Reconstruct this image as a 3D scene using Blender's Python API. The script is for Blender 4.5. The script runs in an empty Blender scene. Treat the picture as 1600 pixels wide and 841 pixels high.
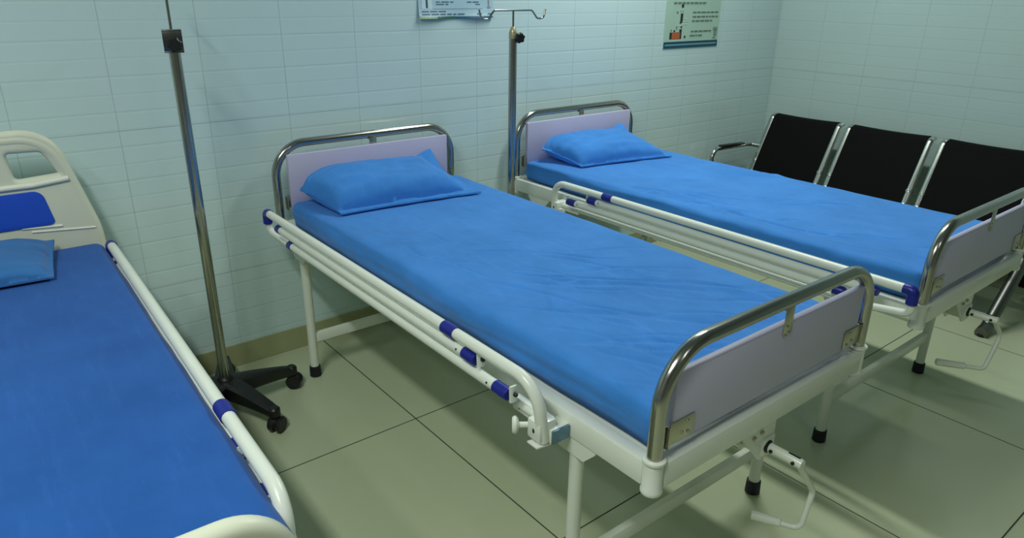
import bpy, bmesh, math, random
from mathutils import Vector, Matrix, noise
random.seed(7)
PI = math.pi
scene = bpy.context.scene
col = scene.collection

# ------------------------------------------------------------------ materials
def nt(name):
    m = bpy.data.materials.new(name); m.use_nodes = True
    t = m.node_tree; b = t.nodes['Principled BSDF']
    return m, t, b
def srgb(r, g, b):
    f = lambda c: (c/255/12.92 if c/255 <= .04045 else ((c/255+.055)/1.055)**2.4)
    return (f(r), f(g), f(b), 1)
def node(t, kind, **kw):
    n = t.nodes.new(kind)
    for k, v in kw.items():
        if k.startswith('i_'):
            key = k[2:]; n.inputs[int(key) if key.isdigit() else key].default_value = v
        else: setattr(n, k, v)
    return n
def math_(t, op, a, b=None, c=None, clamp=False):
    n = t.nodes.new('ShaderNodeMath'); n.operation = op; n.use_clamp = clamp
    for i, v in enumerate((a, b, c)):
        if v is None: continue
        if hasattr(v, 'links') or hasattr(v, 'is_output'): t.links.new(v, n.inputs[i])
        else: n.inputs[i].default_value = v
    return n.outputs[0]
def mixc(t, fac, a, b):
    n = t.nodes.new('ShaderNodeMix'); n.data_type = 'RGBA'
    for i, v in ((0, fac), (6, a), (7, b)):
        if hasattr(v, 'is_output'): t.links.new(v, n.inputs[i])
        else: n.inputs[i].default_value = v
    return n.outputs[2]
def simple(name, c, rough=.4, metal=0, var=.06, scale=14, bump=0, bscale=300, coat=0, spec=.5):
    m, t, b = nt(name)
    tc = node(t, 'ShaderNodeTexCoord')
    n = node(t, 'ShaderNodeTexNoise', i_Scale=scale, i_Detail=4.0)
    t.links.new(tc.outputs['Object'], n.inputs['Vector'])
    dark = tuple(x*(1-var*1.6) for x in c[:3])+(1,); lite = tuple(min(1, x*(1+var)) for x in c[:3])+(1,)
    t.links.new(mixc(t, n.outputs['Fac'], dark, lite), b.inputs['Base Color'])
    b.inputs['Roughness'].default_value = rough; b.inputs['Metallic'].default_value = metal
    b.inputs['Coat Weight'].default_value = coat; b.inputs['Specular IOR Level'].default_value = spec
    if bump:
        n2 = node(t, 'ShaderNodeTexNoise', i_Scale=bscale, i_Detail=3.0)
        t.links.new(tc.outputs['Object'], n2.inputs['Vector'])
        bp = node(t, 'ShaderNodeBump', i_Strength=bump, i_Distance=.002)
        t.links.new(n2.outputs['Fac'], bp.inputs['Height']); t.links.new(bp.outputs['Normal'], b.inputs['Normal'])
    return m
def fabric(name, c, seed):
    m, t, b = nt(name)
    tc = node(t, 'ShaderNodeTexCoord')
    mp = node(t, 'ShaderNodeMapping'); mp.inputs['Location'].default_value = (seed, seed*2, 0)
    t.links.new(tc.outputs['Object'], mp.inputs['Vector'])
    big = node(t, 'ShaderNodeTexNoise', i_Scale=5.0, i_Detail=6.0, i_Roughness=.65)
    t.links.new(mp.outputs[0], big.inputs['Vector'])
    ramp = node(t, 'ShaderNodeValToRGB'); ramp.color_ramp.elements[0].position = .3; ramp.color_ramp.elements[1].position = .75
    ramp.color_ramp.elements[0].color = tuple(x*.88 for x in c[:3])+(1,)
    ramp.color_ramp.elements[1].color = tuple(min(1, x*1.1+.006) for x in c[:3])+(1,)
    t.links.new(big.outputs['Fac'], ramp.inputs[0])
    # fine streaks of a washed weave
    ms = node(t, 'ShaderNodeMapping'); ms.inputs['Scale'].default_value = (30, 4, 30); ms.inputs['Rotation'].default_value = (0, 0, .5)
    t.links.new(tc.outputs['Object'], ms.inputs['Vector'])
    st = node(t, 'ShaderNodeTexNoise', i_Scale=1.6, i_Detail=5.0, i_Roughness=.7)
    t.links.new(ms.outputs[0], st.inputs['Vector'])
    f = math_(t, 'MULTIPLY', math_(t, 'SUBTRACT', st.outputs['Fac'], .52, clamp=True), .9)
    t.links.new(mixc(t, f, ramp.outputs[0], tuple(min(1, x*1.5+.03) for x in c[:3])+(1,)), b.inputs['Base Color'])
    b.inputs['Roughness'].default_value = .85; b.inputs['Specular IOR Level'].default_value = .2
    b.inputs['Sheen Weight'].default_value = .12
    wv = node(t, 'ShaderNodeTexNoise', i_Scale=420.0, i_Detail=2.0)
    t.links.new(tc.outputs['Object'], wv.inputs['Vector'])
    cr = node(t, 'ShaderNodeTexNoise', i_Scale=9.0, i_Detail=5.0, i_Roughness=.55, i_Distortion=1.2)
    t.links.new(ms.outputs[0], cr.inputs['Vector']); cr.inputs['Scale'].default_value = .35
    h = math_(t, 'ADD', math_(t, 'MULTIPLY', wv.outputs['Fac'], .08), cr.outputs['Fac'])
    bp = node(t, 'ShaderNodeBump', i_Strength=.35, i_Distance=.006)
    t.links.new(h, bp.inputs['Height']); t.links.new(bp.outputs['Normal'], b.inputs['Normal'])
    return m
def line_mask(t, coord, period, offset, half):
    # 1 on a line of half-width `half`, 0 elsewhere
    f = math_(t, 'FRACT', math_(t, 'DIVIDE', math_(t, 'SUBTRACT', coord, offset), period))
    d = math_(t, 'MULTIPLY', math_(t, 'MINIMUM', f, math_(t, 'SUBTRACT', 1.0, f)), period)
    mr = node(t, 'ShaderNodeMapRange', interpolation_type='SMOOTHSTEP', i_1=half*.4, i_2=half*1.6, i_3=1.0, i_4=0.0)
    t.links.new(d, mr.inputs[0]); return mr.outputs[0]
def wall_tile(name, axis, off, tint):
    m, t, b = nt(name)
    g = node(t, 'ShaderNodeNewGeometry'); s = node(t, 'ShaderNodeSeparateXYZ')
    n = node(t, 'ShaderNodeTexNoise', i_Scale=3.0, i_Detail=3.0)
    t.links.new(g.outputs['Position'], n.inputs['Vector'])
    t.links.new(g.outputs['Position'], s.inputs[0])
    u, z = s.outputs[axis], s.outputs[2]
    wob = math_(t, 'MULTIPLY', math_(t, 'SUBTRACT', n.outputs['Fac'], .5), .006)
    zw = math_(t, 'ADD', z, wob); uw = math_(t, 'ADD', u, wob)
    v = line_mask(t, u, .3075, off, .0011)
    hg = line_mask(t, z, .6, 1.02, .0011)
    c1 = line_mask(t, zw, .12, .963, .0035)      # pressed brick courses of the tile
    c2 = line_mask(t, zw, .12, .903, .003)
    vw = line_mask(t, uw, .3075, off, .0035)
    base = mixc(t, n.outputs['Fac'], tuple(x*.95 for x in tint[:3])+(1,), tint)
    grout = math_(t, 'MULTIPLY', math_(t, 'MAXIMUM', hg, math_(t, 'MULTIPLY', v, .6)), math_(t, 'ADD', n.outputs['Fac'], .15), clamp=True)
    dirt = math_(t, 'MAXIMUM', grout, math_(t, 'MULTIPLY', math_(t, 'MAXIMUM', c1, math_(t, 'MULTIPLY', c2, .45)), .05))
    t.links.new(mixc(t, dirt, base, srgb(112, 118, 118)), b.inputs['Base Color'])
    b.inputs['Roughness'].default_value = .14; b.inputs['Specular IOR Level'].default_value = .45
    h = math_(t, 'ADD', math_(t, 'ADD', c1, math_(t, 'MULTIPLY', c2, .5)), math_(t, 'MULTIPLY', vw, .6))
    n2 = node(t, 'ShaderNodeTexNoise', i_Scale=9.0, i_Detail=2.0)
    t.links.new(g.outputs['Position'], n2.inputs['Vector'])
    h = math_(t, 'SUBTRACT', math_(t, 'MULTIPLY', n2.outputs['Fac'], .5), h)
    bp = node(t, 'ShaderNodeBump', i_Strength=.19, i_Distance=.003)
    t.links.new(h, bp.inputs['Height']); t.links.new(bp.outputs['Normal'], b.inputs['Normal'])
    return m
def floor_tile():
    m, t, b = nt('floor_tile')
    g = node(t, 'ShaderNodeNewGeometry'); s = node(t, 'ShaderNodeSeparateXYZ')
    t.links.new(g.outputs['Position'], s.inputs[0])
    n = node(t, 'ShaderNodeTexNoise', i_Scale=2.2, i_Detail=5.0); t.links.new(g.outputs['Position'], n.inputs['Vector'])
    n3 = node(t, 'ShaderNodeTexNoise', i_Scale=60.0, i_Detail=2.0); t.links.new(g.outputs['Position'], n3.inputs['Vector'])
    gl = math_(t, 'MAXIMUM', line_mask(t, s.outputs[0], .8, 0, .0022), line_mask(t, s.outputs[1], .8, -.802, .0022))
    base = mixc(t, n.outputs['Fac'], FLOOR_A, FLOOR_B)
    sp = node(t, 'ShaderNodeTexVoronoi', i_Scale=4.5); t.links.new(g.outputs['Position'], sp.inputs['Vector'])
    spot = math_(t, 'MULTIPLY', math_(t, 'LESS_THAN', sp.outputs['Distance'], .035), .35)
    base = mixc(t, spot, base, srgb(90, 88, 70))
    t.links.new(mixc(t, gl, base, srgb(40, 40, 28)), b.inputs['Base Color'])
    b.inputs['Specular IOR Level'].default_value = .5
    r = math_(t, 'ADD', math_(t, 'MULTIPLY', n.outputs['Fac'], .12), .16)
    r = math_(t, 'ADD', r, math_(t, 'MULTIPLY', gl, .5)); t.links.new(r, b.inputs['Roughness'])
    bp = node(t, 'ShaderNodeBump', i_Strength=.3, i_Distance=.002, invert=True)
    t.links.new(gl, bp.inputs['Height']); t.links.new(bp.outputs['Normal'], b.inputs['Normal'])
    return m

FLOOR_A = srgb(182, 191, 158); FLOOR_B = srgb(196, 204, 174)
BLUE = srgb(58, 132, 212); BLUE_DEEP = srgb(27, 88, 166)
M = dict(
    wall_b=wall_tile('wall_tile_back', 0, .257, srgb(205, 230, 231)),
    wall_r=wall_tile('wall_tile_right', 1, -.005, srgb(180, 202, 200)),  # same tile as the back; this wall's dimmer light is put into the tint
    floor=floor_tile(),
    base=simple('skirting_tile', srgb(164, 168, 128), .25),
    paint=simple('plain_paint', srgb(130, 134, 128), .8),
    ceil=simple('ceiling_paint', srgb(170, 172, 168), .9),
    white=simple('white_enamel', srgb(228, 234, 222), .3, var=.03, coat=.2),
    steel=simple('polished_steel', srgb(176, 175, 167), .20, 1.0, var=.05, scale=30),
    plate=simple('steel_plate', srgb(190, 186, 168), .3, 1.0, var=.06, scale=40),
    lilac=simple('lilac_laminate', srgb(196, 193, 221), .45, var=.02),
    blue_cap=simple('navy_plastic', srgb(22, 34, 140), .35),
    black=simple('black_plastic', srgb(22, 23, 24), .42, bump=.2, bscale=200),
    rubber=simple('dark_rubber', srgb(20, 21, 32), .6),
    steelblue=simple('blue_steel', srgb(110, 140, 165), .35, .7),
    abs=simple('cream_plastic', srgb(222, 226, 204), .38, var=.02),
    absblue=simple('blue_plastic_insert', srgb(34, 84, 205), .4, var=.03),
    ridge=simple('pale_plastic_ridge', srgb(232, 236, 222), .35),
    sheet=fabric('blue_cotton_sheet', BLUE, 1.3),
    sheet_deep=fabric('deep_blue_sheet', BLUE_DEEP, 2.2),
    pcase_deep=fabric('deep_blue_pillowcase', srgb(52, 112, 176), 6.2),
    pcase=fabric('blue_cotton_pillowcase', BLUE, 4.1),
    seat=simple('black_steel_sheet', srgb(10, 11, 11), .75, 0, bump=.3, bscale=350, spec=.12),
    darksteel=simple('dark_steel', srgb(104, 106, 104), .3, 1.0, var=.1, scale=60),
    dullsteel=simple('dull_steel', srgb(120, 122, 118), .42, 1.0, var=.08, scale=30),
    chrome=simple('satin_chrome', srgb(196, 198, 192), .22, 1.0),
    bolt=simple('dark_bolt', srgb(58, 60, 58), .4, .8),
    ferrule=simple('brass_ferrule', srgb(196, 188, 150), .35, .6),
)

# ------------------------------------------------------------------ mesh helpers
def mesh_obj(name, bm, mat, parent=None, smooth=True, angle=38):
    bmesh.ops.recalc_face_normals(bm, faces=bm.faces)
    me = bpy.data.meshes.new(name); bm.to_mesh(me); bm.free()
    mats = mat if isinstance(mat, (list, tuple)) else [mat]
    for x in mats: me.materials.append(x)
    if smooth:
        for p in me.polygons: p.use_smooth = True
        me.set_sharp_from_angle(angle=math.radians(angle))
    o = bpy.data.objects.new(name, me); col.objects.link(o)
    if parent: o.parent = parent
    return o
def thing(name, label, cat, loc=(0, 0, 0), rz=0, group=None):
    o = bpy.data.objects.new(name, None); col.objects.link(o)
    o.empty_display_size = .1; o.location = loc; o.rotation_euler = (0, 0, rz)
    o['label'] = label; o['category'] = cat
    if group: o['group'] = group
    return o
def tag(o, label, cat, group=None):
    o['label'] = label; o['category'] = cat
    if group: o['group'] = group
    return o
def struct(name, bm, mat):
    o = mesh_obj(name, bm, mat, smooth=False); o['kind'] = 'structure'; return o
def box(bm, c, s, bev=0, rot=None, seg=2, mi=0):
    r = bmesh.ops.create_cube(bm, size=1); vs = r['verts']
    for v in vs:
        v.co = Vector((v.co.x*s[0], v.co.y*s[1], v.co.z*s[2]))
    fs = {f for v in vs for f in v.link_faces}
    if bev:
        es = list({e for v in vs for e in v.link_edges})
        q = bmesh.ops.bevel(bm, geom=es, offset=bev, segments=seg, profile=.5, affect='EDGES')
        fs = {f for f in q['faces']} | {f for f in fs if f.is_valid}
        vs = list({v for f in fs for v in f.verts})
    for v in vs:
        if rot is not None: v.co = rot @ v.co
        v.co += Vector(c)
    for f in fs:
        if f.is_valid: f.material_index = mi
    return vs
def fillet(pts, r, n=8):
    pts = [Vector(p) for p in pts]; out = [pts[0]]
    for i in range(1, len(pts)-1):
        a, b, c = pts[i-1], pts[i], pts[i+1]
        rr = r[i-1] if isinstance(r, (list, tuple)) else r
        d1 = (a-b).normalized(); d2 = (c-b).normalized()
        ang = d1.angle(d2)
        if ang > PI-.02 or rr <= 0: out.append(b); continue
        t = min(rr/math.tan(ang/2), .49*(a-b).length, .49*(c-b).length)
        rad = t*math.tan(ang/2)
        ce = b+(d1+d2).normalized()*(rad/math.sin(ang/2))
        p, q = b+d1*t-ce, b+d2*t-ce
        ax = p.cross(q).normalized(); tot = p.angle(q)
        for k in range(n+1): out.append(ce+Matrix.Rotation(tot*k/n, 3, ax) @ p)
    out.append(pts[-1]); return out
def tube(bm, pts, r, n=14, cap=True, flat=1.0, up=None):
    pts = [Vector(p) for p in pts]
    P = [pts[0]]
    for p in pts[1:]:
        if (p-P[-1]).length > 1e-5: P.append(p)
    pts = P
    rs = r if isinstance(r, (list, tuple)) else [r]*len(pts)
    T = []
    for i in range(len(pts)):
        a = pts[max(i-1, 0)]; b = pts[min(i+1, len(pts)-1)]; T.append((b-a).normalized())
    u = Vector(up) if up else (Vector((0, 0, 1)) if abs(T[0].z) < .9 else Vector((1, 0, 0)))
    u = (u-T[0]*u.dot(T[0])).normalized(); rings = []
    for i, p in enumerate(pts):
        if i:
            u = (u-T[i]*u.dot(T[i])).normalized()
        w = T[i].cross(u)
        rings.append([bm.verts.new(p+u*(rs[i]*math.cos(2*PI*k/n))+w*(flat*rs[i]*math.sin(2*PI*k/n))) for k in range(n)])
    for a, b in zip(rings, rings[1:]):
        for k in range(n): bm.faces.new((a[k], a[(k+1) % n], b[(k+1) % n], b[k]))
    if cap:
        bm.faces.new(list(reversed(rings[0]))); bm.faces.new(rings[-1])
    return rings
def lathe(bm, prof, c=(0, 0, 0), axis=(0, 0, 1), n=20):
    # prof: list of (radius, height along axis)
    ax = Vector(axis).normalized(); rot = Vector((0, 0, 1)).rotation_difference(ax).to_matrix(); c = Vector(c)
    rings = []
    for r, h in prof:
        rings.append([bm.verts.new(c+rot @ Vector((max(r, 1e-4)*math.cos(2*PI*k/n), max(r, 1e-4)*math.sin(2*PI*k/n), h))) for k in range(n)])
    for a, b in zip(rings, rings[1:]):
        for k in range(n): bm.faces.new((a[k], a[(k+1) % n], b[(k+1) % n], b[k]))
    bm.faces.new(list(reversed(rings[0]))); bm.faces.new(rings[-1])
def prism(bm, poly, d0, d1, f):
    # poly in 2-D; f(u, v, d) -> 3-D
    a = [bm.verts.new(f(u, v, d0)) for u, v in poly]; b = [bm.verts.new(f(u, v, d1)) for u, v in poly]
    n = len(poly)
    bm.faces.new(list(reversed(a))); bm.faces.new(b)
    for i in range(n): bm.faces.new((a[i], a[(i+1) % n], b[(i+1) % n], b[i]))
def B(): return bmesh.new()
def shape_curve(name, loops, depth, bevel, mat, parent, to3d, res=4):
    """flat plate with holes and rounded rims: loops of 2-D points, the first is the outline"""
    cu = bpy.data.curves.new('outline', 'CURVE'); cu.dimensions = '2D'; cu.fill_mode = 'BOTH'
    cu.extrude = max(depth/2-bevel, .0005); cu.bevel_depth = bevel; cu.bevel_resolution = res
    for lp in loops:
        s = cu.splines.new('POLY'); s.points.add(len(lp)-1); s.use_cyclic_u = True
        for p, (u, v) in zip(s.points, lp): p.co = (u, v, 0, 1)
    tmp = bpy.data.objects.new('outline', cu); col.objects.link(tmp)
    dg = bpy.context.evaluated_depsgraph_get()
    me = bpy.data.meshes.new_from_object(tmp.evaluated_get(dg))
    bpy.data.objects.remove(tmp); bpy.data.curves.remove(cu)
    bm = B(); bm.from_mesh(me); bpy.data.meshes.remove(me)
    for v in bm.verts: v.co = to3d(v.co.x, v.co.y, v.co.z)
    bmesh.ops.remove_doubles(bm, verts=bm.verts, dist=1e-5)
    for f in bm.faces: f.material_index = 0
    return mesh_obj(name, bm, mat, parent, angle=50)
def round_loop(pts, r, n=6):
    """closed 2-D polygon with rounded corners"""
    out = []; k = len(pts)
    for i in range(k):
        a = Vector((*pts[i-1], 0)); b = Vector((*pts[i], 0)); c = Vector((*pts[(i+1) % k], 0))
        rr = r[i] if isinstance(r, (list, tuple)) else r
        ma, mc = a.lerp(b, .5), b.lerp(c, .5)
        q = fillet([ma, b, mc], rr, n)[1:-1]
        out += [(p.x, p.y) for p in q]
    return out

# ------------------------------------------------------------------ the room
XR, XL, YF, H = 3.345, -3.6, -5.4, 3.0
bm = B(); box(bm, ((XR+XL)/2, (YF)/2, -.05), (XR-XL+.4, -YF+.4, .1)); struct('floor', bm, M['floor'])
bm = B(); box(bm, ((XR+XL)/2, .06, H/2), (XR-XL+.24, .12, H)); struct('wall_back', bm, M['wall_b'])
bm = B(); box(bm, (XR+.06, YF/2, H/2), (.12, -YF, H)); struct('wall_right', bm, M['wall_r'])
bm = B(); box(bm, (XL-.06, YF/2, H/2), (.12, -YF, H)); struct('wall_left', bm, M['paint'])
bm = B(); box(bm, ((XR+XL)/2, YF-.06, H/2), (XR-XL+.24, .12, H)); struct('wall_front', bm, M['paint'])
bm = B(); box(bm, ((XR+XL)/2, YF/2, H+.05), (XR-XL+.4, -YF+.4, .1)); struct('ceiling', bm, M['ceil'])
bm = B(); box(bm, ((XR+XL)/2, -.004, .05), (XR-XL, .008, .1), .002); struct('baseboard_back', bm, M['base'])
bm = B(); box(bm, (XR-.004, (YF-.008)/2, .05), (.008, -YF-.008, .1), .002); struct('baseboard_right', bm, M['base'])

# ------------------------------------------------------------------ soft goods
class Fold:
    """one crease of slack cloth: a steep flank on one side, a long soft one on the other"""
    def __init__(s, a, b, w, h): s.a, s.b, s.w, s.h = Vector(a), Vector(b), w, h
    def at(s, p):
        d = s.b-s.a; L = d.length; d = d/L; q = p-s.a
        t = q.dot(d)
        if t < 0 or t > L: return 0
        tt = t/L; tap = math.sin(PI*tt)**.8
        e = (q.x*d.y-q.y*d.x)+.014*math.sin(tt*PI*1.7+s.h*900)
        if abs(e) > s.w*6: return 0
        g = math.exp(-(e/(s.w*2.6))**2) if e > 0 else math.exp(-(e/(s.w*.8))**2)
        return s.h*tap*(.6*g-1.15*math.exp(-((e+1.4*s.w)/(s.w*.8))**2))
def rounded_box(bm, nx, ny, nz, sx, sy, sz, r):
    """grid box, centre origin, edges rolled to radius r"""
    verts = {}
    def V(i, j, k):
        key = (i, j, k)
        if key not in verts: verts[key] = bm.verts.new((sx*(i/nx-.5), sy*(j/ny-.5), sz*(k/nz-.5)))
        return verts[key]
    for i in range(nx):
        for j in range(ny):
            bm.faces.new((V(i, j, nz), V(i+1, j, nz), V(i+1, j+1, nz), V(i, j+1, nz)))
            bm.faces.new((V(i, j, 0), V(i, j+1, 0), V(i+1, j+1, 0), V(i+1, j, 0)))
    for i in range(nx):
        for k in range(nz):
            bm.faces.new((V(i, 0, k), V(i+1, 0, k), V(i+1, 0, k+1), V(i, 0, k+1)))
            bm.faces.new((V(i, ny, k), V(i, ny, k+1), V(i+1, ny, k+1), V(i+1, ny, k)))
    for j in range(ny):
        for k in range(nz):
            bm.faces.new((V(0, j, k), V(0, j, k+1), V(0, j+1, k+1), V(0, j+1, k)))
            bm.faces.new((V(nx, j, k), V(nx, j+1, k), V(nx, j+1, k+1), V(nx, j, k+1)))
    for v in bm.verts:
        c = Vector((max(-sx/2+r, min(sx/2-r, v.co.x)), max(-sy/2+r, min(sy/2-r, v.co.y)), max(-sz/2+r, min(sz/2-r, v.co.z))))
        d = v.co-c
        if d.length > 1e-6 and (abs(d.x) > 1e-6)+(abs(d.y) > 1e-6)+(abs(d.z) > 1e-6) > 1:
            v.co = c+d.normalized()*max(abs(d.x), abs(d.y), abs(d.z))
def make_mattress(label, group, loc, rz, cx, hw, y0, y1, z0, z1, folds, seed, rough=1.0, mat='sheet', roll=.034):
    sx, sy, sz = hw*2, y0-y1, z1-z0
    bm = B(); rounded_box(bm, 120, 280, 14, sx, sy, sz, roll)
    bm.normal_update()
    nrm = {v: v.normal.copy() for v in bm.verts}
    for v in bm.verts:
        p = v.co.copy(); n = nrm[v]
        top = max(0, n.z); side = 1-abs(n.z)
        q = Vector((p.x, p.y))
        # soft sag and rolling of the foam under the sheet
        d = .004*rough*noise.noise(Vector((p.x*3+seed, p.y*2.2, seed)))*top
        d += .0016*rough*noise.noise(Vector((p.x*14+p.y*9, p.y*3-p.x*4+seed, 3.1)))*top
        for f in folds: d += f.at(q)*top
        # the sides: long slack folds running along the mattress, tucked under at the bottom
        s = p.y if abs(n.x) > abs(n.y) else p.x
        d += side*rough*.009*noise.noise(Vector((s*3.1+seed, p.z*38+s*2.0, seed+7)))
        d += side*rough*.004*noise.noise(Vector((s*9, p.z*26-s*6, seed+2)))
        d -= side*.012*max(0, .45-(p.z/sz+.5))
        v.co = p+n*d
        if n.z < -.5: v.co.z = -sz/2
    for v in bm.verts: v.co += Vector((cx, (y0+y1)/2, 0))
    for v in bm.verts: v.co.z += sz/2
    o = mesh_obj('mattress', bm, M[mat], angle=180)
    o.location = (loc[0], loc[1], z0); o.rotation_euler = (0, 0, rz)
    return tag(o, label, 'mattress', group)
def make_pillow(label, loc, rz, corners, zbed, hu, seed, ywall=None, fl=(.02, .17, .15, .07), lumps=1.0, peak=0, pinch=.05, mat='pcase'):
    """corners FL, FR, BR, BL in bed coordinates; fl: width of the flat flange left, right, front, back"""
    FL, FR, BR, BL = [Vector(c) for c in corners]
    N = 110; bm = B(); tops, bots = [], []
    def pos(a, b):
        return (FL*(1-a)+FR*a)*(1-b)+(BL*(1-a)+BR*a)*b
    for j in range(N+1):
        rt, rb = [], []
        for i in range(N+1):
            a, b = i/N, j/N; s, t = 2*a-1, 2*b-1
            aa = .5+.5*s*(1-pinch*(1-t*t)); bb = .5+.5*t*(1-pinch*(1-s*s))
            if s < 0 and t > 0: bb = .5+(bb-.5)*(1-.5*abs(s)**4)
            p = pos(aa, bb)
            fs, ft = (fl[0] if s < 0 else fl[1]), (fl[2] if t < 0 else fl[3])
            si = min(1, abs(s)/(1-fs)); ti = min(1, abs(t)/(1-ft))
            k = ((1-si**(6 if s < 0 else 2.6))**.5*(1-ti**2.8)**(.42 if t < 0 else .55)) if si < 1 and ti < 1 else 0
            w = 1+.16*lumps*noise.noise(Vector((s*1.7+seed, t*1.5, seed)))
            edge = max(0, min(1, min(1-abs(s), 1-abs(t))/.1))
            wr = .008*lumps*noise.noise(Vector((s*2.2+t*2.5+seed, t*4-s*1.5, seed)))+.006*lumps*noise.noise(Vector((s*7, t*2.0, seed+5)))*(1-k*.7)
            # stitched step where the flange begins
            st = .004*math.exp(-((abs(t)-(1-ft*.55))/.02)**2) if t < 0 else 0
            z_t = p.z+hu*k*w+wr*(.3+.7*edge)-st+.004
            z_b = p.z-hu*.55*k-.003
            if peak:
                g = math.exp(-((s-1)/.26)**2-((t-1)/.40)**2); z_t += peak*g; z_b += peak*g
            z_b = max(z_b, zbed+.0015); z_t = max(z_t, z_b+.005)
            pt = Vector((p.x+s*.016*k, p.y+t*.012*k, z_t)); pb = Vector((pt.x, pt.y, z_b))
            if ywall is not None:
                pt.y = min(pt.y, ywall-.002); pb.y = min(pb.y, ywall-.002)
            rt.append(bm.verts.new(pt)); rb.append(bm.verts.new(pb))
        tops.append(rt); bots.append(rb)
    for j in range(N):
        for i in range(N):
            bm.faces.new((tops[j][i], tops[j][i+1], tops[j+1][i+1], tops[j+1][i]))
            bm.faces.new((bots[j][i], bots[j+1][i], bots[j+1][i+1], bots[j][i+1]))
    for i in range(N):
        bm.faces.new((tops[0][i], bots[0][i], bots[0][i+1], tops[0][i+1]))
        bm.faces.new((tops[N][i], tops[N][i+1], bots[N][i+1], bots[N][i]))
        bm.faces.new((tops[i][0], tops[i+1][0], bots[i+1][0], bots[i][0]))
        bm.faces.new((tops[i][N], bots[i][N], bots[i+1][N], tops[i+1][N]))
    ctr = sum((v.co for v in bm.verts), Vector())/len(bm.verts); ctr.z = zbed
    for v in bm.verts: v.co -= ctr
    o = mesh_obj('pillow', bm, M[mat], angle=70)
    R = Matrix.Rotation(rz, 3, 'Z'); w = R @ ctr
    o.location = (loc[0]+w.x, loc[1]+w.y, zbed); o.rotation_euler = (0, 0, rz)
    return tag(o, label, 'pillow', 'pillows at the head of the beds')

# ------------------------------------------------------------------ hospital bed
BL_, WT, WL = 1.951, .816, .803
ZF = .615                                  # top of the frame
def side_rail(root, x, zt, ymap):
    """collapsed guard rail; ymap turns the rail's own run into the bed's y"""
    Y = ymap; sgn = Y(-1)-Y(0)             # -1: as drawn, +1: turned end for end
    xb = x+.040; zb = zt-.112
    def part(name, mat, *fs, parent=None):
        bm = B()
        for f in fs: f(bm)
        return mesh_obj(name, bm, mat, parent or rail)
    bm = B()
    tube(bm, fillet([(x, Y(-.145), zt), (x, Y(-1.698), zt), (x+.016, Y(-1.702), zt-.145)], [.078], 12), .0145)
    rail = mesh_obj('side_rail', bm, M['white'], root)
    part('base_tube', M['white'], lambda b: tube(b, fillet([(x, Y(-.125), zt-.03), (x+.006, Y(-.125), zt-.075), (xb, Y(-.30), zb), (xb, Y(-1.69), zb)], [.04, .14], 8), .0122))
    for z, y0, y1 in ((zt-.036, -.224, -1.474), (zt-.071, -.323, -1.600)):
        part('rail_tube', M['white'], lambda b: tube(b, [(x, Y(y0-.03), z), (x, Y(y1+.045), z)], .0142))
        part('end_cap', M['blue_cap'], lambda b: tube(b, [(x, Y(y0), z), (x, Y(y0-.006), z), (x, Y(y0-.036), z)], [.0125, .0160, .0160]))
        cp = part('coupling', M['blue_cap'], lambda b: tube(b, [(x, Y(y1), z), (x, Y(y1+.006), z), (x, Y(y1+.05), z)], [.0145, .0160, .0160]))
        # flat links that fold down to the base tube
        part('link', M['white'], lambda b: tube(b, [(x+.004, Y(y1-.008), z+.026), (x+.004, Y(y1-.010), z-.014)], .0115, 8, flat=.3, up=(1, 0, 0)))
        part('link', M['white'], lambda b: tube(b, [(x+.012, Y(y0-.03), z), (x+.030, Y(y0-.05), zb+.008)], .009, 8, flat=.35, up=(0, 1, 0)))
        part('bolt', M['bolt'], lambda b: lathe(b, [(.0055, 0), (.0055, .005), (.004, .007)], (x+.006, Y(y1-.013), z+.006), (0, sgn, 0), 12))
        part('rivet', M['bolt'], lambda b: lathe(b, [(.003, 0), (.003, .0015)], (x-.0128, Y(y1+.07), z+.004), (-1, 0, .3), 8), parent=rail)
    part('end_cap', M['blue_cap'], lambda b: tube(b, fillet([(x, Y(-.155), zt), (x, Y(-.126), zt), (x, Y(-.126), zt-.042)], [.012], 6), .0168))
    part('coupling', M['blue_cap'], lambda b: tube(b, [(x, Y(-1.335), zt), (x, Y(-1.387), zt)], .0170, 16))
    # foot bracket, release knob and bolts
    part('clamp', M['white'], lambda b: box(b, (xb+.004, Y(-1.635), zb-.004), (.02, .13, .036), .004), lambda b: box(b, (x+.022, Y(-1.690), zb-.006), (.05, .045, .05), .006))
    part('release_knob', M['white'], lambda b: lathe(b, [(.007, 0), (.007, .024), (.015, .026), (.0205, .031), (.0205, .036), (.017, .04)], (x+.016, Y(-1.655), zt-.128), (-1, -sgn*.75, 0), 20))
    part('bolt', M['bolt'], lambda b: lathe(b, [(.005, 0), (.005, .004)], (xb-.006, Y(-1.60), zb-.004), (-1, 0, .2), 12))
    part('bolt', M['bolt'], lambda b: lathe(b, [(.008, 0), (.008, .004), (.004, .005)], (x+.002, Y(-1.688), zt-.118), (-1, -sgn*.3, 0), 12))
    for yy in (-.42, -1.12):
        part('clamp', M['white'], lambda b: box(b, (xb+.020, Y(yy), zb-.004), (.05, .035, .026), .004))
    return rail
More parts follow.
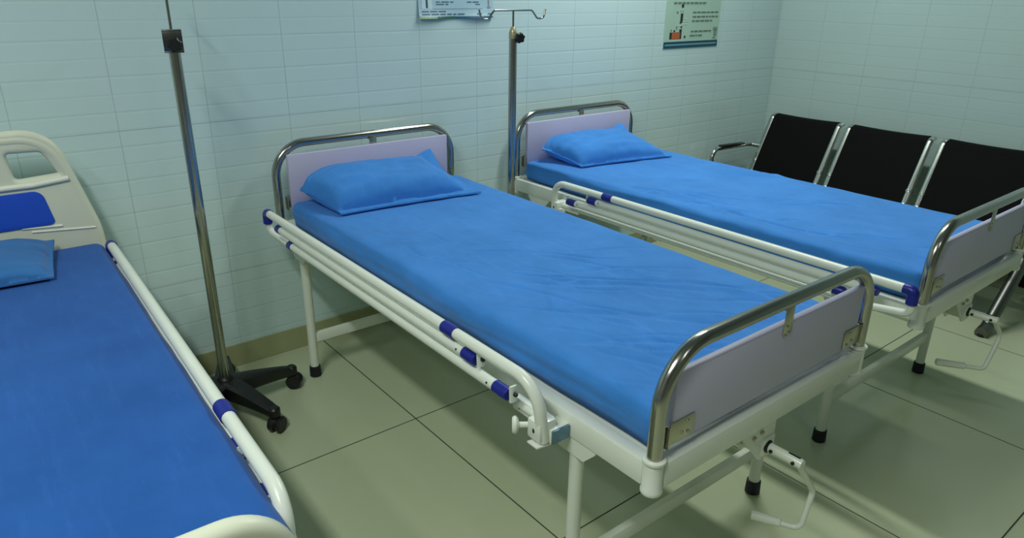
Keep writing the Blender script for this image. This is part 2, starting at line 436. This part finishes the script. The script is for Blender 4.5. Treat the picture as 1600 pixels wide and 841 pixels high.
def lilac_bed(label, loc, rz, rail_x, rail_zt, ymap, crank_pts, mirror_lock=False):
    root = thing('hospital_bed', label, 'bed', (loc[0], loc[1], 0), rz, 'hospital beds')
    hw = WT/2
    # frame: two side rails, two end rails, platform sheet
    bm = B()
    for s in (-1, 1): box(bm, (s*hw, -BL_/2, ZF-.03), (.036, BL_-.03, .06), .005)
    for y in (0, -BL_): box(bm, (0, y, ZF-.03), (WT-.03, .042, .06), .004)
    box(bm, (0, -BL_/2, ZF-.02), (WT-.03, BL_-.04, .012))
    for y in (-.45, -.98, -1.5): box(bm, (0, y, ZF-.045), (WT-.036, .03, .03))
    mesh_obj('frame', bm, M['white'], root)
    for y in (0, -BL_):
        for s in (-1, 1):
            bm = B(); lathe(bm, [(.0215, -.075), (.0235, -.072), (.0235, -.064), (.021, -.06), (.021, .0), (.025, .002), (.025, .007), (.019, .009)], (s*hw, y, ZF)); mesh_obj('corner_socket', bm, M['white'], root)
    # legs with gusset and rubber foot
    d1, d2 = .186, .225
    for y in (-d1, -BL_+d2):
        for s in (-1, 1):
            bm = B(); x = s*WL/2
            lathe(bm, [(.0175, .03), (.0175, ZF-.055)], (x, y, 0), n=18)
            prism(bm, [(-.075, ZF-.058), (.075, ZF-.058), (.075, ZF-.068), (.04, ZF-.105), (-.04, ZF-.105), (-.075, ZF-.068)], -.022, .022, lambda u, v, d: Vector((x+d*.92, y+u, v)))
            lg = mesh_obj('leg', bm, M['white'], root)
            bm = B(); lathe(bm, [(.02, 0), (.0235, .003), (.022, .045), (.019, .047)], (x, y, 0), n=18); mesh_obj('rubber_foot', bm, M['rubber'], lg)
    for y in (-d1, -BL_+d2):
        bm = B(); box(bm, (0, y, .172), (WL-.028, .022, .042), .004); mesh_obj('crossbar', bm, M['white'], root)
    # head and foot hoops with lilac boards
    for nm, y, zc, z0, z1, s in (('head', 0, .925, .672, .888, -1), ('foot', -BL_, .858, ZF+.024, .806, 1)):
        bm = B(); tube(bm, fillet([(-hw, y, ZF-.05), (-hw, y, zc), (hw, y, zc), (hw, y, ZF-.05)], [.125, .125], 14), .0165, 18)
        mesh_obj(nm+'_hoop', bm, M['steel'], root)
        yb = y-(.026 if nm == 'head' else -.002)
        bm = B(); vs = box(bm, (0, yb, (z0+z1)/2), (.738, .018, z1-z0), .004)
        board = mesh_obj(nm+'board', bm, M['lilac'], root)
        o_ = 1 if nm == 'head' else -1; yo = yb+o_*.0095      # outer face of the board
        for s2 in (-1, 1):
            bm = B(); xx = s2*.352
            box(bm, (xx-s2*.012, yo+o_*.0012, z0+.03), (.078, .0024, .052), .0008)
            box(bm, (s2*.386, yb-.002, z0+.026), (.0024, .03, .052), .0008)
            br = mesh_obj('bracket', bm, M['plate'], board)
            for du, dv in ((-.026, .016), (-.012, -.008), (-.034, -.014)):
                bm = B(); lathe(bm, [(.0042, 0), (.0034, .002), (.001, .003)], (xx+s2*du, yo+o_*.0024, z0+.03+dv), (0, o_, 0), 10)
                mesh_obj('screw', bm, M['steel'], br)
        bm = B()
        box(bm, (.012, yo+o_*.0012, (zc+z1)/2-.018), (.034, .0024, zc-z1+.02), .0008)
        box(bm, (.012, (yo+y)/2+.002, zc-.018), (.034, abs(yo-y)+.006, .0024), .0008)
        br = mesh_obj('bracket', bm, M['plate'], board)
        for du, dv in ((-.004, .004), (.006, -.014), (-.008, -.018)):
            bm = B(); lathe(bm, [(.0042, 0), (.0034, .002), (.001, .003)], (.012+du, yo+o_*.0024, z1-.012+dv), (0, o_, 0), 10)
            mesh_obj('screw', bm, M['steel'], br)
    # crank under the foot rail
    cx, cz = crank_pts[0]
    bm = B()
    prism(bm, [(-.115, ZF-.06), (.03, ZF-.06), (.03, cz-.035), (-.02, cz-.035), (-.1, ZF-.09)], -BL_-.004, -BL_+.002, lambda u, v, d: Vector((cx+u, d, v)))
    prism(bm, [(-.115, ZF-.06), (.03, ZF-.06), (.03, cz-.035), (-.02, cz-.035), (-.1, ZF-.09)], -BL_+.05, -BL_+.054, lambda u, v, d: Vector((cx+u, d, v)))
    box(bm, (cx+.005, -BL_+.02, cz), (.05, .06, .05), .006)
    gp = mesh_obj('crank_plate', bm, M['white'], root)
    for u, v in ((-.03, .05), (-.06, .045)):
        bm = B(); lathe(bm, [(.006, 0), (.006, .005), (.004, .007)], (cx+u, -BL_-.004, cz+v), (0, -1, 0), 8)
        mesh_obj('bolt', bm, M['plate'], gp)
    yb = -BL_-.004
    bm = B(); lathe(bm, [(.017, 0), (.017, .008), (.013, .012)], (cx, yb, cz), (0, -1, 0), 18)
    ck = mesh_obj('crank', bm, M['bolt'], root)
    bm = B(); lathe(bm, [(.0125, 0), (.0125, .085), (.011, .09)], (cx, yb-.008, cz), (0, -1, 0), 18); mesh_obj('shaft', bm, M['white'], ck)
    for yy in (-.022, -.08):
        bm = B(); lathe(bm, [(.0045, 0), (.0045, .004)], (cx-.012, yb+yy, cz), (-1, 0, 0), 10); mesh_obj('bolt', bm, M['bolt'], ck)
    bm = B(); box(bm, (cx, yb-.075, cz+.0125), (.004, .03, .003)); mesh_obj('slot', bm, M['bolt'], ck)
    (ax, az), (bx, bz), (hx, hy, hz) = crank_pts[1:]
    ye = yb-.088
    bm = B(); tube(bm, fillet([(cx, ye, cz-.004), (ax, ye-.004, az), (bx, ye-.004, bz), (hx, hy, hz)], [.03, .022], 6), .0075, 12); mesh_obj('crank_rod', bm, M['white'], ck)
    b, h = Vector((bx, ye, bz)), Vector((hx, hy, hz)); d = (h-b)
    bm = B(); tube(bm, [b+d*.38, b+d*.4, b+d*1.02, b+d*1.04], [.009, .0115, .0125, .010], 14); mesh_obj('handle', bm, M['white'], ck)
    rail = side_rail(root, rail_x, rail_zt, ymap)
    # lock catch on the side of the frame
    yl = ymap(-1.70); dy = ymap(-1)-ymap(0)
    bm = B(); box(bm, (-hw-.045, yl, .573), (.054, .04, .036), .003)
    box(bm, (-hw-.085, yl+.004, .553), (.044, .036, .005), .002, Matrix.Rotation(.12, 3, 'Y'))
    ct = mesh_obj('rail_catch', bm, M['white'], root)
    bm = B(); box(bm, (-hw-.045, yl+dy*.022, .573), (.05, .007, .034), .002); mesh_obj('catch_face', bm, M['steelblue'], ct)
    return root

XM, YM, RM = .244, -.092, -.005
XF, YFB, RF = 1.468, -.074, .004
lilac_bed('white steel hospital bed with lilac end boards between the two drip stands', (XM, YM), RM, -.504, .705, lambda y: y,
          [(.012, .475), (.105, .352), (.075, .25), (.025, -1.945, .25)])
lilac_bed('white steel hospital bed with lilac end boards beside the black waiting bench', (XF, YFB), RF, -.506, .690, lambda y: -2.085-y,
          [(.012, .478), (.115, .39), (.03, .285), (-.06, -1.93, .292)])

def diag(n, seed, xr, yr, ang, L, w, h):
    rnd = random.Random(seed); out = []
    for _ in range(n):
        x, y = rnd.uniform(*xr), rnd.uniform(*yr); a = rnd.gauss(ang, .13); l = L*rnd.uniform(.5, 1.5)
        out.append(Fold((x, y), (x+l*math.cos(a), y+l*math.sin(a)), w*rnd.uniform(.55, 1.0), 2.1*h*rnd.uniform(.35, 1.2)))
    return out
# folds in mattress coordinates (x across, y along, 0 = middle)
f_mid = diag(26, 3, (-.4, .25), (-.9, -.05), -.85, .3, .010, .0042)+diag(10, 5, (-.38, .1), (0, .6), -.9, .2, .010, .002)+[
    Fold((-.18, -.28), (.22, -.66), .014, .006), Fold((-.1, -.22), (.33, -.52), .012, .005), Fold((-.05, -.36), (.36, -.72), .014, .007),
    Fold((-.3, -.42), (.1, -.86), .014, .006), Fold((-.36, -.6), (-.02, -.9), .013, .006), Fold((.05, -.1), (.34, -.3), .011, .004)]
f_far = diag(20, 11, (-.4, .2), (-.9, .5), -1.0, .32, .011, .004)+[
    Fold((-.36, .35), (-.22, -.2), .012, .006), Fold((-.37, .1), (-.3, -.62), .014, .007), Fold((-.1, -.2), (.2, -.5), .012, .004)]
f_mid += diag(14, 31, (-.38, -.1), (-.9, .3), -1.15, .22, .008, .0035)
f_far += diag(14, 37, (-.39, -.2), (-.9, .75), -1.35, .3, .009, .004)
f_left = []
make_mattress('blue sheeted mattress on the lilac-boarded bed nearest the camera', 'sheeted mattresses', (XM, YM), RM, .018, .402, -.042, -1.928, ZF, .708, f_mid, 2.0)
make_mattress('blue sheeted mattress on the bed beside the black waiting bench', 'sheeted mattresses', (XF, YFB), RF, .0, .392, -.042, -1.928, ZF, .704, f_far, 5.0, 1.15, roll=.022)
make_pillow('blue pillow leaning on the lilac headboard between the two drip stands', (XM, YM), RM,
            [(-.305, -.345, .716), (.29, -.40, .716), (.262, -.06, .79), (-.385, -.045, .785)], .711, .085, 1.7, ywall=-.036, peak=.05)
make_pillow('blue pillow leaning on the lilac headboard of the bed nearest the waiting bench', (XF, YFB), RF,
            [(-.275, -.325, .713), (.26, -.43, .713), (.27, -.06, .785), (-.365, -.045, .785)], .709, .07, 8.3, ywall=-.036, fl=(.03, .1, .07, .07), peak=.04)

# ------------------------------------------------------------------ left bed with moulded plastic ends
XB, YB, RB = -1.262, -.10, math.radians(-1.6)
lb = thing('hospital_bed', 'hospital bed with cream moulded plastic end boards and a blue insert', 'bed', (XB, YB, 0), RB, 'hospital beds')
bm = B()
for s in (-1, 1): box(bm, (s*.405, -.96, .58), (.036, 1.80, .06), .005)
for y in (-.07, -1.85): box(bm, (0, y, .58), (.79, .04, .06), .004)
box(bm, (0, -.96, .6), (.79, 1.8, .012))
mesh_obj('frame', bm, M['white'], lb)
for y in (-.25, -1.68):
    for s in (-1, 1):
        bm = B(); lathe(bm, [(.0175, .03), (.0175, .56)], (s*.39, y, 0), n=18); lg = mesh_obj('leg', bm, M['white'], lb)
        bm = B(); lathe(bm, [(.02, 0), (.0235, .003), (.022, .045), (.019, .047)], (s*.39, y, 0), n=18); mesh_obj('rubber_foot', bm, M['rubber'], lg)
    bm = B(); box(bm, (0, y, .172), (.75, .022, .042), .004); mesh_obj('crossbar', bm, M['white'], lb)
def plastic_end(nm, y, zt, zb, fy, wd=1.0):
    k = zt-1.06
    X = lambda q: [(u*wd, v) for u, v in q]
    out = round_loop(X([(-.37, 1.06+k), (.37, 1.06+k), (.452, .74+k*.5), (.462, zb), (-.462, zb), (-.452, .74+k*.5)]), [.13, .13, .3, .03, .03, .3], 10)
    holes = [round_loop([(s*.232, 1.024+k), (s*.352, 1.020+k), (s*.402, .918+k), (s*.246, .908+k)], .034, 6) for s in (-1, 1)]
    f = lambda u, v, d: Vector((u, y+d*fy, v))
    o = shape_curve(nm, [out]+holes, .036, .016, M['abs'], lb, f, 4)
    # thick rolled rim along the top
    rim = fillet([(-.445*wd, y, .78+k), (-.36*wd, y, 1.047+k), (.36*wd, y, 1.047+k), (.445*wd, y, .78+k)], [.11, .11], 10)
    bm = B(); tube(bm, rim, [.012]+[.021]*(len(rim)-2)+[.012], 14); mesh_obj('rim', bm, M['abs'], o)
    ins = round_loop([(-.33, .885+k), (.318, .885+k), (.338, .775+k), (-.345, .775+k)], [.03, .03, .012, .012], 6)
    shape_curve('insert', [ins], .006, .002, M['absblue'], o, lambda u, v, d: Vector((u, y-.0195*fy+d, v)), 2)
    bm = B()
    tube(bm, fillet([(-.39, y-.018*fy, .905+k), (.30, y-.018*fy, .905+k), (.40, y-.018*fy, .915+k)], [.05], 6), .009, 10)
    tube(bm, [(.245, y-.018*fy, .772+k), (.355, y-.018*fy, .764+k)], .004, 8)
    tube(bm, [(.27, y-.018*fy, .757+k), (.447, y-.018*fy, .742+k)], .0035, 8)
    mesh_obj('ridge', bm, M['ridge'], o)
    return o
plastic_end('headboard', -.035, 1.062, .5, 1)
plastic_end('footboard', -1.892, .850, .45, -1, 1.03)
# its guard rail stands on the right-hand side
def right_rail(root, x, zt, dy):
    r = side_rail(root, -x, zt, lambda y: y+dy)
    for o in [r]+list(r.children):
        for v in o.data.vertices: v.co.x *= -1
        o.data.flip_normals()
    return r
right_rail(lb, .471, .70, .0)
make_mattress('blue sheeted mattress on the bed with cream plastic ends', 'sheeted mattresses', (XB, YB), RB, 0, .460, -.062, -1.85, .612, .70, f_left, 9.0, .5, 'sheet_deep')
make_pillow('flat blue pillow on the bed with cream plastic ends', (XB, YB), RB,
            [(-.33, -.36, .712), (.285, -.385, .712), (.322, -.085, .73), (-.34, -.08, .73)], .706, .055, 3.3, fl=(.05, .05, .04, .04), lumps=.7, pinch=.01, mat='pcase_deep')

# ------------------------------------------------------------------ drip stands
def drip_stand(label, x, y, ang0, top, rod_top, hooks, hook_rz, square, tilt=(0, 0)):
    root = thing('drip_stand', label, 'drip stand', (x, y, 0), 0, 'drip stands')
    def T(z): return (tilt[0]*z, tilt[1]*z, z)
    # five-arm base
    bm = B()
    lathe(bm, [(.03, .07), (.036, .078), (.036, .115), (.03, .135), (.024, .145), (.019, .147)], n=24)
    arms = [ang0+2*PI*k/5 for k in range(5)]
    for a in arms:
        d = Vector((math.cos(a), math.sin(a), 0)); w = Vector((-d.y, d.x, 0)); rings = []
        for t in range(9):
            q = t/8; rr = .02+.235*q
            hw = .040-.018*q; zt = .134-.020*q-.020*q*q; zb = zt-(.07-.036*q)
            c = d*rr
            rings.append([bm.verts.new(c+w*(hw*sx)+Vector((0, 0, z))) for sx, z in ((-.75, zb), (.75, zb), (1, zb+.012), (.95, zt-.006), (.55, zt), (-.55, zt), (-.95, zt-.006), (-1, zb+.012))])
        for p, q in zip(rings, rings[1:]):
            for k in range(8): bm.faces.new((p[k], p[(k+1) % 8], q[(k+1) % 8], q[k]))
        bm.faces.new(list(reversed(rings[0]))); bm.faces.new(rings[-1])
        lathe(bm, [(.016, .058), (.021, .064), (.021, .09), (.015, .097)], d*.255, n=16)
    mesh_obj('base', bm, M['black'], root)
    for i, a in enumerate(arms):
        d = Vector((math.cos(a), math.sin(a), 0)); c = d*.262; sw = a+[.9, 2.2, -.7, 1.4, .3][i]
        ax = Vector((math.cos(sw), math.sin(sw), 0))
        bm = B()
        for s in (-1, 1): lathe(bm, [(.012, -.010), (.027, -.010), (.030, -.005), (.030, .005), (.026, .010), (.008, .010)], c+ax*(s*.015)+Vector((0, 0, .030)), ax, 22)
        tube(bm, [c+ax*-.012+Vector((0, 0, .034)), c+ax*.012+Vector((0, 0, .034))], .024, 14)
        lathe(bm, [(.008, .04), (.008, .066)], c, n=10)
        mesh_obj('caster', bm, M['black'], root)
    bm = B(); tube(bm, [T(.13), T(top)], .0175, 22); mesh_obj('pole', bm, M['steel'], root)
    if square:
        bm = B(); c = Vector(T(top))
        R = Matrix.Rotation(math.radians(-14), 3, 'Z')
        box(bm, c+Vector((0, 0, .032)), (.056, .046, .004), .001, R); box(bm, c+Vector((0, 0, -.032)), (.056, .046, .004), .001, R)
        box(bm, c+R @ Vector((0, -.021, 0)), (.056, .003, .066), .001, R); box(bm, c, (.034, .034, .06), .004, R)
        cl = mesh_obj('collar', bm, M['darksteel'], root); kd = R @ Vector((0.0, -1, 0)); kc = c+kd*.022+Vector((.004, 0, -.008))
    else:
        bm = B(); c = Vector(T(top)); lathe(bm, [(.0185, -.026), (.0185, -.006), (.014, .012), (.008, .022)], c, n=20)
        cl = mesh_obj('collar', bm, M['ferrule'], root); kd = Vector((-.25, -1, 0)); kc = c+Vector((.020, -.012, -.022))
    bm = B(); kd.normalize()
    rot = Vector((0, 0, 1)).rotation_difference(kd).to_matrix()
    N = 30; rg = []
    for h, k in ((0, .3), (.006, .35), (.008, 1), (.02, 1), (.024, .8)):
        rg.append([bm.verts.new(kc+rot @ Vector(((.021+.0022*math.cos(6*2*PI*i/N))*k*math.cos(2*PI*i/N), (.021+.0022*math.cos(6*2*PI*i/N))*k*math.sin(2*PI*i/N), h))) for i in range(N)])
    for p, q in zip(rg, rg[1:]):
        for i in range(N): bm.faces.new((p[i], p[(i+1) % N], q[(i+1) % N], q[i]))
    bm.faces.new(list(reversed(rg[0]))); bm.faces.new(rg[-1])
    mesh_obj('clamp_knob', bm, M['black'], root)
    bm = B(); tube(bm, [T(top-.02), T(rod_top)], .0045, 12); rod = mesh_obj('rod', bm, M['steel'], root)
    R = Matrix.Rotation(hook_rz, 3, 'Z'); c = Vector(T(rod_top))
    for s in (-1, 1):
        bm = B(); L = hooks
        pts = fillet([(0, 0, 0), (s*(L-.075), 0, 0), (s*(L-.045), 0, -.034), (s*(L-.01), 0, -.034), (s*L, 0, .004)], [.02, .018, .018], 6)
        tube(bm, [c+R @ Vector(p) for p in pts], .004, 10)
        mesh_obj('hook', bm, M['steel'], rod)
    return root
drip_stand('chrome drip stand on a black wheeled base beside the cream plastic bed', -.525, -.32, math.radians(2), 1.335, 1.497, .175, -1.94, True)
drip_stand('chrome drip stand with two hooks standing between the lilac-boarded beds', .855, -.29, math.radians(54), 1.325, 1.413, .175, math.radians(-2), False)

# ------------------------------------------------------------------ waiting bench
wb = thing('waiting_bench', 'black three-seat waiting bench with chrome frames against the right wall', 'bench', (2.9, -.96, 0))
O = Vector((2.9, -.96, 0))
def prof(q):
    """seat-and-back section: q 0 at the back top, 1 at the seat's front edge; returns x, z"""
    return q
sec = fillet([(3.205, 0, .742), (3.165, 0, .735), (3.015, 0, .435), (2.985, 0, .372), (2.62, 0, .395), (2.585, 0, .36)], [.03, .06, .05, .035], 6)
for y1, y0 in ((-.155, -.63), (-.675, -1.165), (-1.215, -1.71)):
    bm = B(); ym, hwid = (y0+y1)/2, (y1-y0)/2-.024
    n = len(sec); rows = []
    for p, nx in zip(sec, range(n)):
        a = sec[max(nx-1, 0)]; b = sec[min(nx+1, n-1)]; t = (b-a).normalized(); nn = Vector((t.z, 0, -t.x))
        rows.append([[bm.verts.new(Vector((p.x, ym+hwid*u, p.z))+nn*(off+.006*(u*u-1))-O) for u in (-1, -.93, -.6, -.3, 0, .3, .6, .93, 1)] for off in (0, .012)])
    for r0, r1 in zip(rows, rows[1:]):
        for k in range(2):
            for i in range(8): bm.faces.new((r0[k][i], r0[k][i+1], r1[k][i+1], r1[k][i]))
        bm.faces.new((r0[0][0], r1[0][0], r1[1][0], r0[1][0])); bm.faces.new((r0[0][8], r0[1][8], r1[1][8], r1[0][8]))
    for r in (rows[0], rows[-1]):
        for i in range(8): bm.faces.new((r[0][i], r[1][i], r[1][i+1], r[0][i+1]))
    st = mesh_obj('seat_shell', bm, M['seat'], wb, angle=50)
    # raised pad fields of the shell
    bm = B()
    for (q0, q1) in ((.12, .40), (.52, .92)):
        i0, i1 = int(q0*(n-1)), int(q1*(n-1)); rws = []
        for i in range(i0, i1+1):
            a = sec[max(i-1, 0)]; b = sec[min(i+1, n-1)]; t = (b-a).normalized(); nn = Vector((t.z, 0, -t.x)); p = sec[i]
            rws.append([bm.verts.new(Vector((p.x, ym+hwid*u, p.z))+nn*(-.004+.006*(u*u-1))-O) for u in (-.84, -.42, 0, .42, .84)])
        for r0, r1 in zip(rws, rws[1:]):
            for i in range(4): bm.faces.new((r0[i], r0[i+1], r1[i+1], r1[i]))
    mesh_obj('perforated_field', bm, M['seat'], st)
    for yy in (y0+.012, y1-.012):
        bm = B(); tube(bm, [Vector((p.x, yy, p.z))-O for p in sec], .0125, 14, flat=1.55); fr = mesh_obj('edge_frame', bm, M['chrome'], wb)
        bm = B(); lathe(bm, [(.0205, -.008), (.0215, 0), (.0205, .008)], Vector((3.03, yy, .462))-O, Vector((.45, 0, .9)), 12); mesh_obj('clip', bm, M['chrome'], fr)
bm = B(); box(bm, Vector((2.86, -.955, .318))-O, (.07, 1.82, .04), .006); mesh_obj('beam', bm, M['seat'], wb)
bm = B()
for y in (-.27, -.52, -.8, -1.06, -1.34, -1.6): box(bm, Vector((2.82, y, .352))-O, (.34, .03, .03), .004)
mesh_obj('seat_support', bm, M['seat'], wb)
for y in (-.085, -1.83):
    bm = B(); tube(bm, [Vector(p)-O for p in fillet([(2.455, y, .016), (2.52, y, .03), (2.84, y, .345), (2.90, y, .345), (3.14, y, .03), (3.19, y, .016)], [.03, .06, .05, .03], 6)], .034, 16, flat=.8, up=(1, 0, 0)); lg = mesh_obj('leg', bm, M['dullsteel'], wb)
    bm = B()
    for xx in (2.475, 3.17): lathe(bm, [(.024, 0), (.026, .003), (.022, .014)], Vector((xx, y, 0))-O, n=14)
    mesh_obj('foot_pad', bm, M['rubber'], lg)
    bm = B(); prism(bm, [(2.63, .345), (3.12, .345), (3.10, .07), (3.06, .09), (2.90, .30), (2.80, .27)], y+.034, y+.06, lambda u, v, d: Vector((u, d, v))-O); mesh_obj('leg_bracket', bm, M['seat'], wb)
    bm = B(); tube(bm, [Vector(p)-O for p in fillet([(3.072, y-.075 if y > -1 else y+.125, .548), (3.062, y-.02 if y > -1 else y+.03, .55), (3.03, y, .551), (2.69, y, .56), (2.645, y, .5), (2.78, y, .34)], [.02, .02, .05, .06], 8)], .0135, 12); ar = mesh_obj('armrest', bm, M['chrome'], wb)
    bm = B(); box(bm, Vector((2.86, y, .568))-O, (.25, .036, .014), .006, Matrix.Rotation(math.radians(2.3), 3, 'Y')); mesh_obj('arm_pad', bm, M['black'], ar)

# ------------------------------------------------------------------ notices on the back wall
def flat_mat(name, c): return simple(name, srgb(*c), .5, var=.03)
def poster(label, x0, x1, z0, z1, items, mats, curl=0, lean=0):
    """printed sheet: items are (u0, u1, z0, z1, material index) in metres from the sheet's lower left corner"""
    bm = B(); w = x1-x0; N = 24
    yf = lambda u, z: -.004-(curl*math.exp(-z/.03)*(.55+.45*math.sin(u/w*9+.5)) if curl else 0)
    def strip(u0, u1, a0, a1, mi, lift):
        n = max(1, int(N*(u1-u0)/w)); m = max(1, int((a1-a0)/.02))
        g = [[bm.verts.new((x0+u0+(u1-u0)*i/n+lean*(a0+(a1-a0)*j/m), yf(u0+(u1-u0)*i/n, a0+(a1-a0)*j/m)-lift, z0+a0+(a1-a0)*j/m)) for i in range(n+1)] for j in range(m+1)]
        for j in range(m):
            for i in range(n):
                f = bm.faces.new((g[j][i], g[j][i+1], g[j+1][i+1], g[j+1][i])); f.material_index = mi
        return g
    g = strip(0, w, 0, z1-z0, 0, 0)
    # thickness of the sheet
    rim = g[0]+[r[-1] for r in g[1:]]+list(reversed(g[-1][:-1]))+[r[0] for r in reversed(g[1:-1])]
    bk = [bm.verts.new((v.co.x, min(v.co.y+.003, -.0005), v.co.z)) for v in rim]
    for i in range(len(rim)): bm.faces.new((rim[i], bk[i], bk[(i+1) % len(rim)], rim[(i+1) % len(rim)]))
    for k, q in enumerate(items): strip(*q, .0004+.00006*k)
    o = mesh_obj('poster', bm, mats, smooth=False)
    return tag(o, label, 'poster', 'notices on the back wall')
def words(u0, u1, z, h, mi, seed):
    r = random.Random(seed); out = []; u = u0
    while u < u1-.01:
        l = min(r.uniform(.018, .045), u1-u); out.append((u, u+l, z, z+h, mi)); u += l+.007
    return out
P1 = [flat_mat('notice_blue', (176, 208, 222)), flat_mat('notice_ink', (84, 112, 134)), flat_mat('notice_teal', (30, 96, 124)), flat_mat('notice_green', (150, 172, 112)), flat_mat('notice_navy', (44, 84, 108)), flat_mat('notice_white', (206, 226, 232)), flat_mat('notice_red', (166, 158, 158)), flat_mat('notice_dark_green', (62, 104, 84))]
it = [(.0, .09, 0, .010, 3), (.09, .19, 0, .009, 7), (.19, .29, 0, .008, 2), (.29, .395, 0, .008, 4)]
it += [(.016, .068, .040, .10, 5), (.036, .047, .043, .10, 2)]
it += words(.088, .182, .066, .0042, 1, 1)+words(.088, .154, .0565, .004, 1, 2)+words(.254, .333, .066, .0042, 1, 3)+words(.30, .33, .0565, .004, 1, 4)
it += words(.014, .14, .0275, .0042, 1, 5)+words(.014, .24, .0155, .0045, 1, 6)+words(.305, .336, .0155, .0045, 1, 7)+words(.366, .393, .0155, .0045, 1, 8)
it += [(.07, .336, .0392, .0405, 1), (.372, .377, .05, .09, 6), (.366, .384, .043, .05, 6)]
it += [(.02, .37, .2, .3, 2), (.03, .18, .23, .25, 5)]
poster('pale blue notice sheet with a curled green and navy bottom edge above the drip hooks', .563, .962, 1.372, 1.9, it, P1, curl=.014)
P2 = [flat_mat('leaflet_green', (176, 208, 190)), flat_mat('leaflet_ink', (96, 110, 104)), flat_mat('leaflet_teal', (8, 72, 94)), flat_mat('leaflet_orange', (190, 98, 56)), flat_mat('leaflet_black', (34, 42, 40)), flat_mat('leaflet_pale', (206, 232, 222)), flat_mat('leaflet_light', (110, 160, 176)), flat_mat('leaflet_line', (120, 150, 140)), flat_mat('leaflet_grey', (122, 150, 138))]
it = [(0, .5, 0, .036, 2), (.012, .488, .014, .023, 6)]
it += [(.046, .152, .050, .088, 4), (.066, .138, .052, .087, 3), (.13, .152, .088, .104, 4), (.078, .092, .09, .10, 4), (.052, .062, .094, .103, 1), (.1, .108, .103, .122, 1), (.138, .152, .11, .121, 4), (.176, .19, .054, .067, 4)]
it += [(.13, .152, .142, .19, 4), (.126, .145, .136, .142, 4), (.132, .152, .222, .24, 4), (.095, .106, .19, .201, 1), (.128, .133, .196, .206, 1), (.148, .153, .196, .206, 1)]
it += [(.155, .2, .158, .163, 5), (.15, .203, .144, .149, 5), (.146, .2, .129, .134, 5), (.1, .148, .122, .126, 5)]
it += words(.24, .49, .192, .0065, 1, 11)+words(.24, .49, .168, .0065, 1, 12)+words(.236, .44, .145, .0065, 1, 13)+words(.235, .43, .087, .0065, 1, 14)+words(.228, .355, .064, .006, 1, 15)
it += [(.445, .484, .094, .11, 8), (.455, .48, .064, .09, 8), (.445, .475, .048, .054, 8)]
it += words(.06, .35, .244, .0065, 1, 16)+[(.06, .45, .42, .5, 2)]
poster('green notice with a dark teal bottom band near the corner of the room', 2.188, 2.688, 1.186, 1.86, it, P2)

# ------------------------------------------------------------------ lamps
def lamp(name, loc, sx, sy, w, c=(.95, 1.0, .93)):
    l = bpy.data.lights.new(name, 'AREA'); l.shape = 'RECTANGLE'; l.size = sx; l.size_y = sy; l.energy = w; l.color = c
    o = bpy.data.objects.new(name, l); col.objects.link(o); o.location = loc; return o
lamp('ceiling_tube_or_fill', (-1.75, -2.1, 2.92), .14, 1.2, 40)
lamp('ceiling_tube_or_fill', (-2.4, -2.1, 2.92), .14, 1.2, 12)
lamp('ceiling_tube_or_fill', (1.65, -.85, 2.92), .14, 1.2, 38)
lamp('ceiling_tube_or_fill', (-.3, -4.2, 2.92), .14, 1.2, 6)  # unseen fill light, added to lift the footboards and soften shadows in front
w = bpy.data.worlds.new('World'); scene.world = w; w.use_nodes = True
w.node_tree.nodes['Background'].inputs[0].default_value = (.5, .55, .55, 1); w.node_tree.nodes['Background'].inputs[1].default_value = .3

# ------------------------------------------------------------------ camera
cam = bpy.data.cameras.new('camera'); co = bpy.data.objects.new('camera', cam); col.objects.link(co)
F, RX, RZ, RO = 1114.55448, 1.19510, -0.67974, 0.01309
cam.sensor_fit = 'HORIZONTAL'; cam.sensor_width = 36; cam.lens = F/1600*36; cam.clip_start = .02
co.matrix_world = Matrix.Translation((-1.15446, -2.79002, 1.50169)) @ (Matrix.Rotation(RZ, 4, 'Z') @ Matrix.Rotation(RX, 4, 'X') @ Matrix.Rotation(RO, 4, 'Z'))
scene.camera = co
vs = scene.view_settings; vs.view_transform = 'Standard'; vs.look = 'None'; vs.gamma = 1; vs.use_curve_mapping = False
vs.exposure = 0.12
